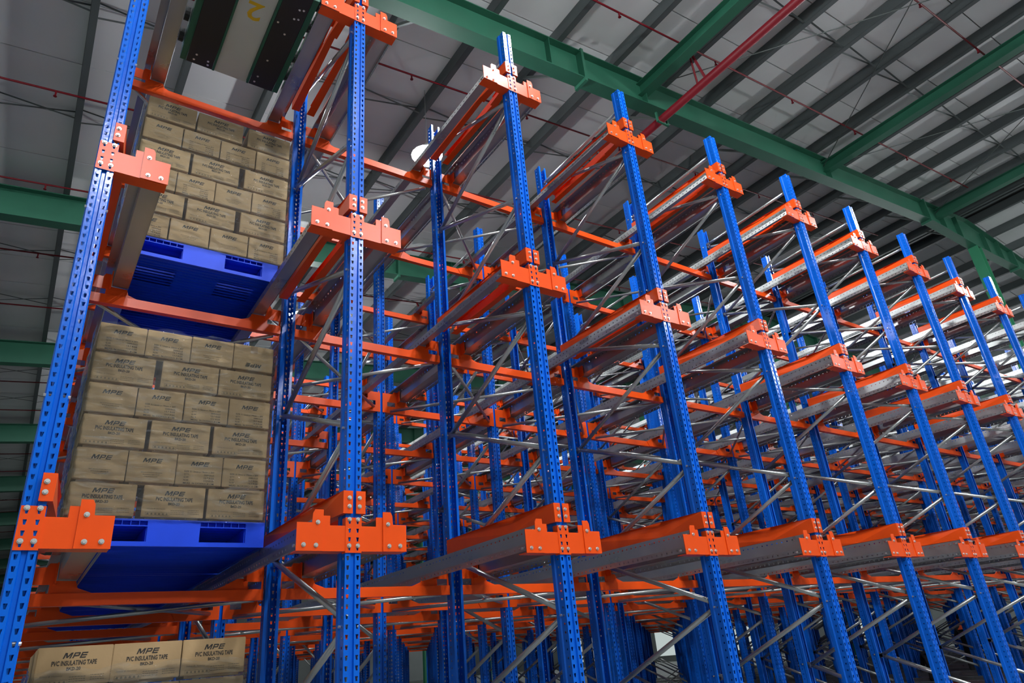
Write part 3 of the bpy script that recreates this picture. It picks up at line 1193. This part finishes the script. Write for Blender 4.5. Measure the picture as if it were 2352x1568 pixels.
film(1, LZ[1] + 0.1905 + PHT - 0.01, LZ[1] + 0.1905 + PHT + 0.2125 * 6 + 0.004, 'clear wrinkled stretch film wrapped round the middle carton stack')
film(2, LZ[2] + 0.1905 + PHT - 0.01, LZ[2] + 0.1905 + PHT + 0.2185 * 6 + 0.004, 'clear wrinkled stretch film wrapped round the upper carton stack')
film(0, LZ[0] + 0.1905 + PHT - 0.01, LZ[0] + 0.1905 + PHT + 0.2165 * 5 + 0.10, 'clear wrinkled stretch film wrapped round the lowest carton stack')

# ------------------------------------------------------------------ shuttle car on the top level, first lane
t = thing('pallet_shuttle', (0.76, -0.02, LZ[3]), 'green and black pallet shuttle with yellow number 2 on top level rails', 'shuttle')
b = MB()
for s in (-1, 1):
    b.box(min(s * 0.40, s * 0.36), max(s * 0.40, s * 0.36), 0, 1.08, -0.005, 0.16)
    b.box(min(s * 0.36, s * 0.355), max(s * 0.36, s * 0.355), 0, 1.08, -0.012, 0.10)
    b.box(min(s * 0.150, s * 0.132), max(s * 0.150, s * 0.132), 0.0, 1.08, -0.012, 0.10)
b.box(-0.36, 0.36, 0, 1.08, 0.10, 0.17)
ob('chassis', b.mesh('chassis', 'sh_green'), t)
pl = MB().box(-0.100, 0.100, 0.0, 1.075, 0.0, 0.006).mesh('bottom_plate', 'black')
ob('bottom_plate', pl, t, (-0.252, 0, -0.012))
ob('bottom_plate', pl, t, (0.252, 0, -0.012))
ob('centre_panel', MB().prism([(-0.13, -0.02), (0.10, -0.02), (0.13, 0.16), (0.13, 1.10), (-0.13, 1.10)], 0.014, 0.020, 'z').mesh('centre_panel', 'sh_white'), t)
tm = text_mb('2', 0.118, 0, 0.016, 0.175)
n2 = MB()
n2.v = [(-x, z, 0.0) for x, y, z in tm.v]
n2.f = tm.f
ob('stencilled_number', n2.mesh('stencilled_number', 'yellow'), t, (0.0, 0.262, 0.0125))
deck = MB().box(-0.30, -0.12, 0.03, 1.05, 0.171, 0.19).box(0.12, 0.30, 0.03, 1.05, 0.171, 0.19).mesh('lift_deck', 'sh_green')
ob('lift_deck', deck, t)
wh = MB().cyl((-0.018, 0, 0), (0.018, 0, 0), 0.055, 14).mesh('wheel', 'rubber')
for s in (-1, 1):
    for yy in (0.13, 0.36, 0.72, 0.95):
        ob('wheel', wh, t, (s * 0.425, yy, 0.121))
bd = MB().cyl((0, 0, 0), (0, 0, -0.004), 0.009, 8).mesh('bolt', 'bolt')
for bx, by in ((-0.30, 1.03), (-0.29, 0.97), (-0.19, 1.04), (-0.195, 1.0), (0.19, 1.03), (0.20, 0.96), (0.22, 0.75), (0.26, 0.42), (0.18, 0.33),
               (0.29, 0.14), (0.32, 0.13), (0.28, 0.24), (0.31, 0.23)):
    ob('bolt', bd, t, (bx, by, -0.012))


# ------------------------------------------------------------------ two workers far back among the uprights
def worker(name_loc, rz, crouch, label):
    t = thing('person', name_loc, label, 'person', 'workers among the racks', rz)
    k = 0.42 if crouch else 0.0
    hip = 0.93 - k
    J = {}
    pts, edges, rad = [], [], []

    def add(key, p, r, par=None):
        J[key] = len(pts)
        pts.append(p)
        rad.append(r)
        if par:
            edges.append((J[par], J[key]))
    lean = 0.18 if crouch else 0.04
    add('pelvis', (0, 0, hip), (0.15, 0.11))
    add('belly', (0, -lean * 0.4, hip + 0.18), (0.145, 0.10), 'pelvis')
    add('chest', (0, -lean, hip + 0.38), (0.17, 0.115), 'belly')
    add('neck0', (0, -lean * 1.15, hip + 0.52), (0.065, 0.06), 'chest')
    add('neck', (0, -lean * 1.25, hip + 0.59), (0.052, 0.052), 'neck0')
    for s in (-1, 1):
        n = 'l' if s < 0 else 'r'
        add('sh' + n, (s * 0.17, -lean, hip + 0.47), (0.065, 0.06), 'chest')
        add('el' + n, (s * 0.23, -lean - 0.10, hip + 0.22), (0.045, 0.045), 'sh' + n)
        add('wr' + n, (s * 0.16, -lean - 0.32, hip + 0.30), (0.032, 0.032), 'el' + n)
        add('hi' + n, (s * 0.09, 0, hip - 0.06), (0.09, 0.09), 'pelvis')
        ky = -0.38 if crouch else -0.03
        add('kn' + n, (s * 0.11, ky, hip - 0.42 + (0.30 if crouch else 0)), (0.062, 0.062), 'hi' + n)
        add('an' + n, (s * 0.11, 0.02 - (0.18 if crouch else 0), 0.09), (0.042, 0.042), 'kn' + n)
        add('to' + n, (s * 0.12, -0.16 - (0.18 if crouch else 0), 0.045), (0.04, 0.035), 'an' + n)
    me = bpy.data.meshes.new('body')
    me.from_pydata(pts, edges, [])
    me.materials.append(M['cloth'])
    o = ob('body', me, t)
    sk = o.modifiers.new('skin', 'SKIN')
    for i, r in enumerate(rad):
        me.skin_vertices[0].data[i].radius = r
        me.skin_vertices[0].data[i].use_root = (i == 0)
    sk.use_smooth_shade = True
    ss = o.modifiers.new('sub', 'SUBSURF')
    ss.levels = ss.render_levels = 1
    hx, hy, hz = 0, -lean * 1.35 - 0.02, hip + 0.70
    bm = bmesh.new()
    bmesh.ops.create_uvsphere(bm, u_segments=16, v_segments=12, radius=1)
    for v in bm.verts:
        c = v.co
        jaw = 1 - 0.25 * max(0, -c.z)
        v.co = Vector((c.x * 0.075 * jaw, c.y * 0.095, c.z * 0.115))
        if c.y < -0.6 and abs(c.x) < 0.03 and abs(c.z) < 0.03:
            v.co.y -= 0.02
    hm = bpy.data.meshes.new('head')
    bm.to_mesh(hm)
    bm.free()
    hm.materials.append(M['skin'])
    for p in hm.polygons:
        p.use_smooth = True
    hd = ob('head', hm, t, (hx, hy, hz))
    ob('nose', MB().prism([(-0.016, -0.03), (0.016, -0.03), (0.004, 0.03), (-0.004, 0.03)], -0.118, -0.085).mesh('nose', 'skin'), hd)
    ob('eye', MB().box(0.022, 0.042, -0.094, -0.086, 0.014, 0.024).mesh('eye', 'hair'), hd)
    ob('eye', MB().box(-0.042, -0.022, -0.094, -0.086, 0.014, 0.024).mesh('eye', 'hair'), hd)
    ob('mouth', MB().box(-0.02, 0.02, -0.092, -0.084, -0.056, -0.050).mesh('mouth', 'hair'), hd)
    for s in (-1, 1):
        ob('ear', MB().box(s * 0.078 - 0.008, s * 0.078 + 0.008, -0.012, 0.016, -0.03, 0.03).mesh('ear', 'skin'), hd)
    bm = bmesh.new()
    bmesh.ops.create_uvsphere(bm, u_segments=16, v_segments=12, radius=1)
    bmesh.ops.delete(bm, geom=[v for v in bm.verts if v.co.z < -0.25 or (v.co.y < -0.55 and v.co.z < 0.45)], context='VERTS')
    for v in bm.verts:
        v.co = Vector((v.co.x * 0.083, v.co.y * 0.103 + 0.004, v.co.z * 0.125))
    rm = bpy.data.meshes.new('hair')
    bm.to_mesh(rm)
    bm.free()
    rm.materials.append(M['hair'])
    ob('hair', rm, t, (hx, hy, hz))
    b = MB()
    b.cyl((0, -lean * 1.05, hip + 0.44), (0, -lean * 1.2, hip + 0.545), 0.175, 12, 0.07)
    ob('collar', b.mesh('collar', 'collar' if not crouch else 'cloth'), t)
    for s in (-1, 1):
        b = MB()
        w = Vector((s * 0.16, -lean - 0.32, hip + 0.30))
        b.bar(w, w + Vector((-s * 0.01, -0.085, 0.012)), 0.03, 0.075)
        for q in range(4):
            a = w + Vector((-s * 0.01, -0.08, 0.038 - q * 0.019))
            m_ = a + Vector((-s * 0.012, -0.045, 0.004))
            b.cyl(a, m_, 0.009, 6)
            b.cyl(m_, m_ + Vector((-s * 0.026, -0.022 + 0.003 * q, 0)), 0.008, 6)
        b.cyl(w + Vector((-s * 0.01, -0.02, 0.035)), w + Vector((-s * 0.045, -0.06, 0.058)), 0.009, 6)
        ob('hand', b.mesh('hand', 'skin'), t)


worker((20.1, 5.40, 0), 2.2, False, 'standing worker in black clothes with an orange collar among the far uprights')
worker((17.25, 5.00, 0), 2.0, True, 'crouching worker dressed in black among the far uprights')
